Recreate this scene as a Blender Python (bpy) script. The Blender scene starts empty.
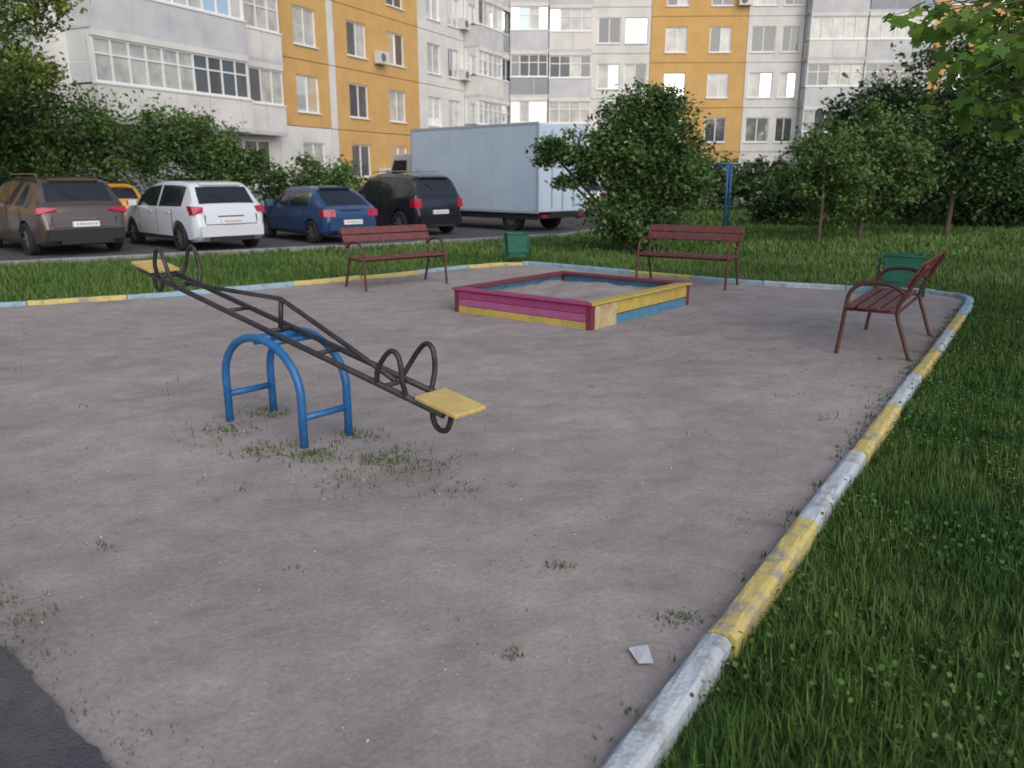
import bpy, bmesh, math, random
import numpy as np
from mathutils import Vector, Matrix
random.seed(4); rs=np.random.RandomState(7)
S=bpy.context.scene; COL=S.collection

# ------------------------------------------------------------ materials
def mat(name,c,rough=.7,c2=None,scale=4,bump=0,bscale=30,metal=0,coat=0,island=0,detail=6,spec=.4,lo=.35,hi=.65):
    m=bpy.data.materials.new(name); m.use_nodes=True; nt=m.node_tree; N=nt.nodes; L=nt.links
    p=N['Principled BSDF']; p.inputs['Roughness'].default_value=rough; p.inputs['Metallic'].default_value=metal
    p.inputs['Coat Weight'].default_value=coat; p.inputs['Coat Roughness'].default_value=.08
    p.inputs['Specular IOR Level'].default_value=spec
    p.inputs['Base Color'].default_value=(*c,1)
    tc=N.new('ShaderNodeTexCoord')
    out=None
    if c2 is not None:
        n=N.new('ShaderNodeTexNoise'); n.inputs['Scale'].default_value=scale; n.inputs['Detail'].default_value=detail; n.inputs['Roughness'].default_value=.65
        L.new(tc.outputs['Object'],n.inputs['Vector'])
        r=N.new('ShaderNodeValToRGB'); r.color_ramp.elements[0].position=lo; r.color_ramp.elements[1].position=hi
        r.color_ramp.elements[0].color=(*c,1); r.color_ramp.elements[1].color=(*c2,1)
        L.new(n.outputs['Fac'],r.inputs['Fac']); out=r.outputs['Color']; L.new(out,p.inputs['Base Color'])
    if island:
        g=N.new('ShaderNodeNewGeometry'); h=N.new('ShaderNodeHueSaturation')
        mr=N.new('ShaderNodeMapRange'); mr.inputs['To Min'].default_value=1-island; mr.inputs['To Max'].default_value=1+island
        L.new(g.outputs['Random Per Island'],mr.inputs['Value']); L.new(mr.outputs['Result'],h.inputs['Value'])
        if out: L.new(out,h.inputs['Color'])
        else: h.inputs['Color'].default_value=(*c,1)
        L.new(h.outputs['Color'],p.inputs['Base Color'])
    if bump:
        n2=N.new('ShaderNodeTexNoise'); n2.inputs['Scale'].default_value=bscale; n2.inputs['Detail'].default_value=8
        L.new(tc.outputs['Object'],n2.inputs['Vector'])
        b=N.new('ShaderNodeBump'); b.inputs['Strength'].default_value=bump; b.inputs['Distance'].default_value=.02
        L.new(n2.outputs['Fac'],b.inputs['Height']); L.new(b.outputs['Normal'],p.inputs['Normal'])
    return m
def leafmat(name,c,var=.35,trans=.35,nz=None):
    m=bpy.data.materials.new(name); m.use_nodes=True; nt=m.node_tree; N=nt.nodes; L=nt.links
    p=N['Principled BSDF']; p.inputs['Roughness'].default_value=.6; p.inputs['Specular IOR Level'].default_value=.2
    g=N.new('ShaderNodeNewGeometry'); h=N.new('ShaderNodeHueSaturation'); mr=N.new('ShaderNodeMapRange')
    mr.inputs['To Min'].default_value=1-var; mr.inputs['To Max'].default_value=1+var
    L.new(g.outputs['Random Per Island'],mr.inputs['Value']); L.new(mr.outputs['Result'],h.inputs['Value'])
    if nz:
        tc=N.new('ShaderNodeTexCoord'); n=N.new('ShaderNodeTexNoise'); n.inputs['Scale'].default_value=nz[1]; n.inputs['Detail'].default_value=4
        L.new(tc.outputs['Object'],n.inputs['Vector']); r=N.new('ShaderNodeValToRGB')
        r.color_ramp.elements[0].position=.38; r.color_ramp.elements[1].position=.62
        r.color_ramp.elements[0].color=(*c,1); r.color_ramp.elements[1].color=(*nz[0],1)
        L.new(n.outputs['Fac'],r.inputs['Fac']); L.new(r.outputs['Color'],h.inputs['Color'])
    else: h.inputs['Color'].default_value=(*c,1)
    L.new(h.outputs['Color'],p.inputs['Base Color'])
    if trans>0:
        t=N.new('ShaderNodeBsdfTranslucent'); L.new(h.outputs['Color'],t.inputs['Color'])
        mx=N.new('ShaderNodeMixShader'); mx.inputs[0].default_value=trans
        L.new(p.outputs[0],mx.inputs[1]); L.new(t.outputs[0],mx.inputs[2]); L.new(mx.outputs[0],N['Material Output'].inputs['Surface'])
    return m

M_grassbase=mat('lawn_soil',(.04,.075,.02),.95,(.07,.10,.03),1.5,.5,40)
M_blade=leafmat('grass_blade',(.042,.098,.018),.45,0,((.078,.14,.030),1.1))
M_bladefar=leafmat('grass_blade_far',(.068,.13,.028),.35,0,((.12,.185,.05),.35))
M_weed=leafmat('weed_leaf',(.11,.15,.055),.4,.2)
M_asph=mat('asphalt',(.06,.06,.068),.9,(.10,.098,.11),6,.6,120)
M_asph2=mat('path_asphalt',(.075,.074,.085),.9,(.15,.14,.14),3,.7,110,detail=10,lo=.4,hi=.75)
M_conc=mat('concrete',(.27,.27,.27),.9,(.2,.2,.2),5,.4,60)
M_blue=mat('blue_paint',(.014,.10,.30),.42,(.03,.15,.34),9,.15,60,coat=.1)
M_black=mat('black_paint',(.018,.02,.028),.45,(.05,.04,.04),14,.2,80)
M_yel=mat('yellow_board',(.58,.44,.15),.65,(.48,.34,.12),12,.3,60)
M_slat=mat('red_brown_slat',(.17,.05,.045),.55,(.10,.03,.03),14,.25,50)
M_frame=mat('brown_frame_paint',(.07,.028,.022),.5,(.10,.035,.03),10,.1,50)
M_mag=mat('magenta_board',(.38,.05,.16),.65,(.26,.05,.12),7,.3,50,detail=9)
M_pink=mat('pink_board',(.42,.10,.25),.65,(.30,.09,.18),7,.3,50,detail=9)
M_maroon=mat('maroon_board',(.20,.025,.045),.65,(.13,.025,.035),8,.3,50,detail=9)
M_ybox=mat('yellow_paint',(.56,.42,.08),.65,(.40,.29,.10),7,.3,50,detail=9)
M_cream=mat('cream_paint',(.52,.44,.25),.7,(.36,.28,.16),6,.3,50,detail=9)
M_bbox=mat('lightblue_board',(.08,.26,.42),.65,(.08,.17,.28),7,.3,50,detail=9)
M_green=mat('green_metal',(.012,.10,.07),.5,(.02,.13,.09),8,.1,40)
M_bark=mat('bark',(.07,.055,.04),.95,(.12,.10,.075),12,.8,40)
M_paper=mat('paper',(.6,.6,.6),.8,(.5,.5,.52),20)
def sandmat(name,weeds=.5):
    m=bpy.data.materials.new(name); m.use_nodes=True; nt=m.node_tree; N=nt.nodes; L=nt.links; p=N['Principled BSDF']
    p.inputs['Roughness'].default_value=.95; p.inputs['Specular IOR Level'].default_value=.12
    tc=N.new('ShaderNodeTexCoord')
    def noise(s,d=6,r=.6):
        n=N.new('ShaderNodeTexNoise'); n.inputs['Scale'].default_value=s; n.inputs['Detail'].default_value=d; n.inputs['Roughness'].default_value=r
        L.new(tc.outputs['Object'],n.inputs['Vector']); return n.outputs['Fac']
    def ramp(f,a,b,ca,cb):
        r=N.new('ShaderNodeValToRGB'); r.color_ramp.elements[0].position=a; r.color_ramp.elements[1].position=b
        r.color_ramp.elements[0].color=(*ca,1); r.color_ramp.elements[1].color=(*cb,1); L.new(f,r.inputs['Fac']); return r.outputs['Color']
    def mix(f,a,b,t='MIX'):
        x=N.new('ShaderNodeMix'); x.data_type='RGBA'; x.blend_type=t
        if isinstance(f,float): x.inputs[0].default_value=f
        else: L.new(f,x.inputs[0])
        for s,i in ((a,6),(b,7)):
            if isinstance(s,tuple): x.inputs[i].default_value=(*s,1)
            else: L.new(s,x.inputs[i])
        return x.outputs[2]
    base=ramp(noise(.55,6,.65),.33,.67,(.295,.255,.238),(.415,.365,.345))
    c=mix(1.0,base,ramp(noise(3.2,10,.75),.3,.7,(.78,.775,.77),(1.1,1.1,1.1)),'MULTIPLY')
    c=mix(1.0,c,ramp(noise(50,6,.8),.3,.7,(.78,.78,.78),(1.16,1.16,1.16)),'MULTIPLY')
    wf=ramp(noise(1.1,10,.82),.55,.72,(0,0,0),(weeds,weeds,weeds))
    c=mix(wf,c,(.16,.17,.10))
    L.new(c,p.inputs['Base Color'])
    b=N.new('ShaderNodeBump'); b.inputs['Strength'].default_value=.55; b.inputs['Distance'].default_value=.010
    L.new(noise(38,8,.7),b.inputs['Height'])
    b2=N.new('ShaderNodeBump'); b2.inputs['Strength'].default_value=.35; b2.inputs['Distance'].default_value=.03
    L.new(noise(6,3,.45),b2.inputs['Height']); L.new(b.outputs['Normal'],b2.inputs['Normal']); L.new(b2.outputs['Normal'],p.inputs['Normal'])
    return m
M_sand=sandmat('sand_ground'); M_sand2=sandmat('sandbox_sand',0.)
def kerbmat(name,c):
    return mat(name,c,.8,(.25,.24,.23),7,.4,60,lo=.5,hi=.66,detail=9)
M_ky=kerbmat('kerb_yellow',(.54,.44,.15)); M_kw=kerbmat('kerb_white',(.45,.49,.53)); M_kb=kerbmat('kerb_paleblue',(.25,.39,.47))

# ------------------------------------------------------------ mesh helpers
class MB:
    def __init__(s): s.v=[];s.f=[];s.m=[];s.mats=[]
    def mi(s,m):
        if m not in s.mats: s.mats.append(m)
        return s.mats.index(m)
    def add(s,vs,fs,m):
        o=len(s.v); k=s.mi(m)
        s.v+= [tuple(v) for v in vs]
        for f in fs: s.f.append(tuple(i+o for i in f)); s.m.append(k)
    def box(s,lo,hi,m,T=None):
        x0,y0,z0=lo;x1,y1,z1=hi
        vs=[Vector(p) for p in ((x0,y0,z0),(x1,y0,z0),(x1,y1,z0),(x0,y1,z0),(x0,y0,z1),(x1,y0,z1),(x1,y1,z1),(x0,y1,z1))]
        if T is not None: vs=[T@v for v in vs]
        s.add(vs,[(0,3,2,1),(4,5,6,7),(0,1,5,4),(1,2,6,5),(2,3,7,6),(3,0,4,7)],m)
    def tube(s,pts,r,m,seg=10,r2=None):
        pts=[Vector(p) for p in pts]; n=len(pts)
        t0=(pts[1]-pts[0]).normalized(); up=Vector((0,0,1)) if abs(t0.z)<.9 else Vector((1,0,0))
        a=t0.cross(up).normalized(); vs=[];fs=[]
        for i,p in enumerate(pts):
            t=(pts[min(i+1,n-1)]-pts[max(i-1,0)]).normalized()
            a=(a-t*a.dot(t)).normalized(); b=t.cross(a)
            rr=r if r2 is None else r+(r2-r)*i/(n-1)
            for k in range(seg):
                q=2*math.pi*k/seg; vs.append(p+a*rr*math.cos(q)+b*rr*math.sin(q))
        for i in range(n-1):
            for k in range(seg):
                k2=(k+1)%seg; fs.append((i*seg+k,i*seg+k2,(i+1)*seg+k2,(i+1)*seg+k))
        fs.append(tuple(range(seg))[::-1]); fs.append(tuple((n-1)*seg+k for k in range(seg)))
        s.add(vs,fs,m)
    def obj(s,name,parent=None,smooth=False,bevel=0,fixn=True):
        me=bpy.data.meshes.new(name); me.from_pydata(s.v,[],s.f)
        for m in s.mats: me.materials.append(m)
        me.polygons.foreach_set('material_index',s.m)
        if fixn:
            bm=bmesh.new(); bm.from_mesh(me); bmesh.ops.recalc_face_normals(bm,faces=bm.faces); bm.to_mesh(me); bm.free()
        if smooth: me.polygons.foreach_set('use_smooth',[True]*len(me.polygons))
        o=bpy.data.objects.new(name,me); COL.objects.link(o)
        if parent: o.parent=parent
        if bevel:
            b=o.modifiers.new('bevel','BEVEL'); b.width=bevel; b.segments=2; b.limit_method='ANGLE'
        return o
def empty(name,loc=(0,0,0),rotz=0):
    e=bpy.data.objects.new(name,None); e.location=loc; e.rotation_euler=(0,0,rotz); COL.objects.link(e); e.empty_display_size=.3; return e
def smoothpts(pts,n=6):
    P=[Vector(p) for p in pts]; P=[2*P[0]-P[1]]+P+[2*P[-1]-P[-2]]; out=[]
    for i in range(1,len(P)-2):
        for k in range(n):
            t=k/n; a,b,c,d=P[i-1],P[i],P[i+1],P[i+2]
            out.append(.5*((2*b)+(c-a)*t+(2*a-5*b+4*c-d)*t*t+(3*b-a-3*c+d)*t**3))
    out.append(P[-2]); return out
def scatter(name,V,F,P,R,Sc,mats,mi=None,parent=None):
    V=np.array(V,float); F=np.array(F,int); n=len(P); k=len(V)
    W=np.einsum('nij,kj->nki',R,V)*Sc.reshape(n,-1,1) if Sc.ndim==1 else np.einsum('nij,nkj->nki',R,V[None]*Sc[:,None,:])
    W=W+P[:,None,:]
    me=bpy.data.meshes.new(name); me.vertices.add(n*k); me.vertices.foreach_set('co',W.reshape(-1).astype(np.float32))
    fl=(F[None]+(np.arange(n)*k)[:,None,None]).reshape(-1); nf=n*len(F); m=F.shape[1]
    me.loops.add(nf*m); me.loops.foreach_set('vertex_index',fl.astype(np.int32))
    me.polygons.add(nf); me.polygons.foreach_set('loop_start',(np.arange(nf)*m).astype(np.int32))
    for q in mats: me.materials.append(q)
    if mi is not None: me.polygons.foreach_set('material_index',np.repeat(mi,len(F)).astype(np.int32))
    me.update(calc_edges=True); me.validate()
    o=bpy.data.objects.new(name,me); COL.objects.link(o)
    if parent: o.parent=parent
    return o
def randrot(n,upbias=0):
    nrm=rs.normal(size=(n,3)); nrm[:,2]=np.abs(nrm[:,2])+upbias; nrm/=np.linalg.norm(nrm,axis=1)[:,None]
    a=rs.normal(size=(n,3)); a-=nrm*(a*nrm).sum(1)[:,None]; a/=np.linalg.norm(a,axis=1)[:,None]
    b=np.cross(nrm,a); return np.stack([a,b,nrm],axis=2)
def inpoly(x,y,poly):
    c=np.zeros(len(x),bool); n=len(poly); j=n-1
    for i in range(n):
        xi,yi=poly[i];xj,yj=poly[j]
        k=((yi>y)!=(yj>y))&(x<(xj-xi)*(y-yi)/(yj-yi+1e-12)+xi); c^=k; j=i
    return c

# ------------------------------------------------------------ ground layout
kerb_right=[(-1.2,-.41),(.335,1.89),(3.3,6.33),(5.75,10.0),(6.1,10.6),(6.15,10.95),(5.9,11.3),(5.3,11.5),(4.28,11.9),(3.27,12.55),(1.85,13.75),(.75,14.7),(.3,15.0),(-.2,14.95),(-.93,14.4),(-1.86,13.4),(-2.83,12.5),(-3.79,11.7),(-4.93,10.9),(-6.07,10.3),(-8.0,9.5)]
sandpoly=kerb_right+[(-9.6,8.3),(-2.0,1.2)]
edge=[]
for i in range(161):
    t=i/160; x=-5.5+6.1*t; y=5.75-5.37*t; j=.006*math.sin(i*.9)+.006*math.sin(i*.31+1)+random.uniform(-.007,.007); edge.append((x+j*.66,y+j*.75))
pathpoly=[(-12,11.4)]+edge+[(3,-1.7),(1.4,-3.6),(-13.5,9.5)]
roadpoly=[(-40,-3),(-10.1,14.9),(-2.9,19.4),(1.4,22.6),(4.0,27.5),(5,34),(5,50),(-5,50),(-18,24),(-44,10)]
def polysheet(name,poly,z,m):
    me=bpy.data.meshes.new(name); bm=bmesh.new(); f=bm.faces.new([bm.verts.new((x,y,z)) for x,y in poly])
    bmesh.ops.triangulate(bm,faces=[f]); bmesh.ops.recalc_face_normals(bm,faces=bm.faces)
    for q in bm.faces:
        if q.normal.z<0: q.normal_flip()
    bm.to_mesh(me); bm.free(); me.materials.append(m); o=bpy.data.objects.new(name,me); COL.objects.link(o); return o
polysheet('ground',[(-400,-300),(400,-300),(400,600),(-400,600)],-.05,M_grassbase)
polysheet('road',roadpoly,-.03,M_asph)
polysheet('asphalt_path',pathpoly,.006,M_asph2)
# sand surface with relief
h=.05; xs=np.arange(-10,6.8,h); ys=np.arange(-.6,15.3,h)
X,Y=np.meshgrid(xs,ys,indexing='ij')
from mathutils import noise as mn
Z=np.zeros_like(X)
for i in range(len(xs)):
    for j in range(len(ys)):
        v=Vector((xs[i],ys[j],0)); Z[i,j]=.010*mn.noise(v*1.3)+.007*mn.noise(v*3.6)+.004*mn.noise(v*8.5)-.014
for (px,py,r,d) in ((-.62,4.15,.3,.05),(-2.75,6.2,.3,.03),(-1.49,5.07,.6,.012)):
    Z-=d*np.exp(-((X-px)**2+(Y-py)**2)/r**2)
for q in range(420):   # footprints and scuffs
    px,py=rs.uniform(-6,5),rs.uniform(2,13); a=rs.uniform(0,3.14); u=(X-px)*math.cos(a)+(Y-py)*math.sin(a); w=-(X-px)*math.sin(a)+(Y-py)*math.cos(a)
    i0=max(0,int((px-.5+10)/h)); i1=int((px+.5+10)/h); j0=max(0,int((py-.5+.6)/h)); j1=int((py+.5+.6)/h)
    Z[i0:i1,j0:j1]-=rs.uniform(.003,.010)*np.exp(-(u/.14)**2-(w/.06)**2)[i0:i1,j0:j1]
Z=np.clip(Z,-.047,.001)
idx=np.arange(X.size).reshape(X.shape)
cx=(X[:-1,:-1]+h/2).ravel(); cy=(Y[:-1,:-1]+h/2).ravel(); keep=inpoly(cx,cy,sandpoly)
fc=np.stack([idx[:-1,:-1].ravel(),idx[1:,:-1].ravel(),idx[1:,1:].ravel(),idx[:-1,1:].ravel()],1)[keep]
me=bpy.data.meshes.new('sand_ground'); me.from_pydata(np.stack([X.ravel(),Y.ravel(),Z.ravel()],1).tolist(),[],fc.tolist())
me.materials.append(M_sand); me.polygons.foreach_set('use_smooth',[True]*len(me.polygons))
COL.objects.link(bpy.data.objects.new('sand_ground',me))
# kerb
def kerb(name,pts,cols,step=1.16,w=.1,top=.05,bot=-.1):
    B=MB(); P=[Vector((x,y,0)) for x,y in pts]
    d=[0]
    for a,b in zip(P,P[1:]): d.append(d[-1]+(b-a).length)
    def at(t):
        for i in range(len(P)-1):
            if t<=d[i+1] or i==len(P)-2:
                return P[i].lerp(P[i+1],(t-d[i])/(d[i+1]-d[i]))
    t=0;k=0
    while t<d[-1]-.2:
        t2=min(t+step,d[-1]); sub=12; c=cols[k%len(cols)]
        vs=[];fs=[]; dz=random.uniform(-.01,.008); off=random.uniform(-.01,.01)
        for q in range(sub+1):
            tt=t+.006+(t2-t-.012)*q/sub; p=at(tt); p2=at(min(tt+.05,d[-1])); p1=at(max(tt-.05,0)); tg=(p2-p1).normalized(); nn=Vector((-tg.y,tg.x,0))
            j=.003
            for (o,z) in ((-w/2,bot),(-w/2,top-.02),(-w/2+.014,top-.004),(-w/2+.03,top),(w/2-.03,top),(w/2-.014,top-.004),(w/2,top-.02),(w/2,bot)):
                vs.append(p+nn*(o+off+random.uniform(-j,j))+Vector((0,0,z+((dz+random.uniform(-j,j)) if z>0 else 0))))
        for q in range(sub):
            for e in range(7): fs.append((q*8+e,q*8+e+1,q*8+8+e+1,q*8+8+e))
        fs.append(tuple(range(8))); fs.append(tuple(sub*8+e for e in range(8)))
        B.add(vs,fs,c); t=t2;k+=1
    return B.obj(name)
kerb('painted_kerb',kerb_right,[M_ky,M_kw,M_kw,M_ky,M_kw,M_ky,M_kw,M_ky,M_kw,M_ky,M_kb,M_kb,M_kb,M_kw,M_kb,M_ky,M_kb,M_kb,M_ky,M_kb,M_ky,M_ky,M_kb,M_kb,M_ky,M_kb,M_ky])
kerb('road_kerb',roadpoly[:6],[M_conc],2,.15,.05)

# ------------------------------------------------------------ grass
bt=[(-.5,0,0),(.5,0,0),(-.38,.12,.5),(.38,.12,.5),(0,.42,1)]; bf=[(0,1,3),(0,3,2),(2,3,4)]
def lawnmask(x,y):
    return ~inpoly(x,y,sandpoly)&~inpoly(x,y,roadpoly)&~inpoly(x,y,pathpoly)
def bladerot(n,sd):
    a=rs.uniform(0,2*np.pi,n); tl=rs.normal(0,sd,n); ca,sa=np.cos(a),np.sin(a); ct,st=np.cos(tl),np.sin(tl)
    R=np.zeros((n,3,3)); R[:,0,0]=ca;R[:,1,0]=sa; R[:,0,1]=-sa*ct;R[:,1,1]=ca*ct;R[:,2,1]=st; R[:,0,2]=sa*st;R[:,1,2]=-ca*st;R[:,2,2]=ct
    return R
def grass(name,x0,x1,y0,y1,dens,hgt,wid,m,cond=None,sd=.8):
    n=int((x1-x0)*(y1-y0)*dens); x=rs.uniform(x0,x1,n); y=rs.uniform(y0,y1,n); k=lawnmask(x,y)
    if cond is not None: k&=cond(x,y)
    x=x[k];y=y[k]; n=len(x)
    w1=x+.5*np.sin(y*1.9+.7)+.2*np.sin(y*5.1); w2=y+.45*np.sin(x*2.3)+.15*np.sin(x*6.7+1)
    cl=.5+.5*np.sin(w1*2.3)*np.sin(w2*2.9); cl2=.5+.5*np.sin(w1*10.3+2)*np.sin(w2*8.9)
    hh=hgt*(.40+.5*cl+.5*cl2)*rs.uniform(.4,1.3,n)
    dk=np.maximum(0,.335+.668*(y-1.89)+.22-x)*3*(y<10.5); hh*=1-np.clip(dk,0,.45)
    Sc=np.stack([wid*rs.uniform(.5,1.5,n),hh,hh],1)
    return scatter(name,bt,bf,np.stack([x,y,np.full(n,-.05)],1),bladerot(n,sd),Sc,[m])
near=lambda x,y:(x<.66*y+3.0)&(x>.4*y-3)
grass('lawn_grass',-.6,6.5,-.3,6,7500,.10,.0055,M_blade,near)
grass('lawn_grass',2,10,6,12,2900,.11,.008,M_blade,lambda x,y:x<.66*y+2.6)
grass('lawn_grass',-15,11,8,17,800,.11,.015,M_bladefar,lambda x,y:(np.abs(x)<.75*y+2)&~((x>2)&(y<12)&(x<10)))
grass('lawn_grass',-12,18,17,27,300,.13,.028,M_bladefar)
grass('lawn_grass',3,30,27,42,110,.16,.06,M_bladefar)
clv=[(0,-.5,0),(.4,-.15,.08),(.35,.3,.05),(0,.5,0),(-.35,.3,.05),(-.4,-.15,.08)]
n=90000; x=rs.uniform(-.3,8,n);y=rs.uniform(.3,11,n); k=lawnmask(x,y)&near(x,y)&(np.sin(x*3.1+np.sin(y*2))*np.sin(y*2.7)>-.35); x=x[k];y=y[k];n=len(x)
scatter('clover_leaves',clv,[(0,1,2,3),(0,3,4,5)],np.stack([x,y,rs.uniform(-.03,.045,n)],1),randrot(n,.8),rs.uniform(.008,.026,n),[M_blade])
# weeds on the sand
def tufts(name,cs):
    P=[];H=[]
    for (x,y,r,n,hh) in cs:
        P.append(np.stack([rs.normal(x,r,n),rs.normal(y,r*.8,n),np.full(n,-.02)],1)); H.append(np.full(n,hh))
    P=np.concatenate(P);H=np.concatenate(H); k=inpoly(P[:,0],P[:,1],sandpoly);P=P[k];H=H[k]; n=len(P)
    H*=rs.uniform(.4,1.3,n)
    scatter(name,bt,bf,P,bladerot(n,1.0),np.stack([H*.24,H,H],1),[M_weed])
cs=[(.2,3.1,.03,80,.03),(.62,2.68,.04,120,.032),(.0,2.45,.02,50,.028),(-1.2,4.5,.09,240,.04),(-.75,4.45,.12,240,.035),(-.5,4.3,.12,150,.03),(-1.5,4.6,.12,150,.035),(-1.9,5.0,.14,150,.035),(-1.0,4.9,.1,150,.035),(-1.7,5.4,.1,120,.04),(-.3,4.0,.1,70,.03),(-.9,4.1,.12,100,.03)]
for i in range(480):
    x=rs.uniform(-6,5);y=rs.uniform(2.4,13.5); cs.append((x,y,rs.uniform(.02,.16),int(rs.uniform(3,28)),rs.uniform(.012,.028)))
for i in range(110):
    t=rs.uniform(0,1); y=1.9+8.5*t; x=.335+.668*(y-1.89)-rs.uniform(.06,.16); cs.append((x,y,.03,int(rs.uniform(3,20)),.032))
for i in range(60):
    t=rs.uniform(0,1); cs.append((-2.3+1.3*t+rs.uniform(0,.14),2.93-1.14*t+rs.uniform(0,.14),.05,12,.02))
tufts('weed_tufts',cs)
# pebbles
n=9000; x=rs.uniform(-7,6,n); y=1.5+11.5*rs.uniform(0,1,n)**1.4; k=inpoly(x,y,sandpoly); x=x[k];y=y[k];n=len(x)
scatter('pebbles',[(1,0,-.3),(-.5,.9,-.3),(-.5,-.9,-.3),(0,0,.6)],[(0,1,3),(1,2,3),(2,0,3)],np.stack([x,y,np.full(n,-.013)],1),randrot(n,2),rs.uniform(.0015,.007,n),
  [mat('pebble',(.40,.37,.35),.9,island=.55)])
B=MB(); B.add([(0,0,.01),(.045,-.02,.014),(.075,.075,.02),(.03,.10,.008)],[(0,1,2,3)],M_paper)
B.add([(0,0,.009),(.03,.1,.007),(.008,.09,.012)],[(0,1,2)],M_paper)
o=B.obj('paper_litter'); o.location=(.43,2.38,-.008); o.rotation_euler=(0,0,.35)

# ------------------------------------------------------------ seesaw
def seesaw():
    e=empty('seesaw',(-1.49,5.07,0),math.atan2(-.655,.755))
    B=MB(); r=.026
    for y in (-.17,.17):
        pts=[(-.43,y,-.06),(-.43,y,.30)]+[(-.43*math.cos(a),y,.30+.31*math.sin(a)) for a in np.linspace(.12,math.pi-.12,16)]+[(.43,y,.30),(.43,y,-.06)]
        B.tube(pts,r,M_blue,12)
    for x in (-.43,.43): B.tube([(x,-.17,.17),(x,.17,.17)],.022,M_blue,10)
    B.tube([(0,-.19,.60),(0,.19,.60)],.03,M_blue,12)
    for x in(-.12,.12): B.tube([(x,-.17,.59),(x,.17,.59)],.018,M_blue,8)
    B.obj('support_frame',e,True)
    beam=empty('beam',(0,0,.645)); beam.parent=e; beam.rotation_euler=(0,math.radians(8.8),0)
    B=MB()
    for y in (-.09,.09): B.tube([(-1.72,y,0),(1.60,y,0)],.0185,M_black,10)
    B.tube([(-1.2,0,.012),(0,0,.20),(.0001,0,.20),(.62,0,.10),(1.12,0,.012)],.0155,M_black,8)
    for x in (-1.48,-1.2,-.5,0,.5,1.12,1.38): B.tube([(x,-.09,0),(x,.09,0)],.014,M_black,8)
    B.tube([(0,0,-.02),(0,0,.2)],.016,M_black,8)
    for sx,o in ((-1,.12),(1,0)):
        for y in (-.12,.12):
            B.tube(smoothpts([(sx*(a+o),y*q,z) for a,q,z in ((1.07,.75,0),(1.10,1,.09),(1.15,1.05,.18),(1.205,1.05,.238),(1.255,1.05,.232),(1.285,1.03,.18),(1.30,1,.10),(1.315,.75,0))],6),.015,M_black,8)
        B.tube(smoothpts([(sx*(a+o),0,z) for a,z in ((1.43,0),(1.43,-.07),(1.455,-.125),(1.50,-.145),(1.55,-.125),(1.57,-.06),(1.57,0))],6),.0155,M_black,8)
    B.obj('beam_pipes',beam,True)
    for c in (-1.665,1.555):
        B=MB(); B.box((c-.155,-.115,.02),(c+.155,.115,.045),M_yel); B.obj('seat',beam,bevel=.006)
seesaw()

# ------------------------------------------------------------ benches
def bench(loc,ang):
    e=empty('park_bench',(*loc,0),ang)
    B=MB()
    for x in (-.70,.70):
        B.tube(smoothpts([(x,-.31,-.05),(x,-.285,.2),(x,-.265,.42),(x,-.24,.56),(x,-.15,.645),(x,0,.665),(x,.12,.64),(x,.235,.57)],6),.019,M_frame,8)
        B.tube(smoothpts([(x,.33,-.05),(x,.24,.2),(x,.175,.42),(x,.25,.62),(x,.37,.85)],6),.019,M_frame,8)
        B.tube([(x,-.265,.405),(x,.175,.405)],.014,M_frame,8)
    B.tube([(-.70,.175,.40),(.70,.175,.40)],.014,M_frame,8); B.tube([(-.70,-.2,.40),(.70,-.2,.40)],.012,M_frame,8)
    B.obj('frame',e,True)
    B=MB()
    for i in range(4):
        y=-.27+i*.108; B.box((-.75,y,.42),(.75,y+.088,.446),M_slat)
    B.obj('seat',e,bevel=.006)
    B=MB(); a=math.atan2(.12,.23)
    for i in range(2):
        T=Matrix.Translation((0,.243+.062*i,.635+.112*i))@Matrix.Rotation(-a,4,'X')
        B.box((-.75,-.03,-.0),(.75,-.006,.112),M_slat,T)
    B.obj('backrest',e,bevel=.006)
def face(dx,dy): return math.atan2(dx,-dy)
bench((-1.75,12.2),face(.62,-.78))
bench((2.68,12.3),face(-.52,-.85))
bench((3.71,7.80),face(-.83,.555))

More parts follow.
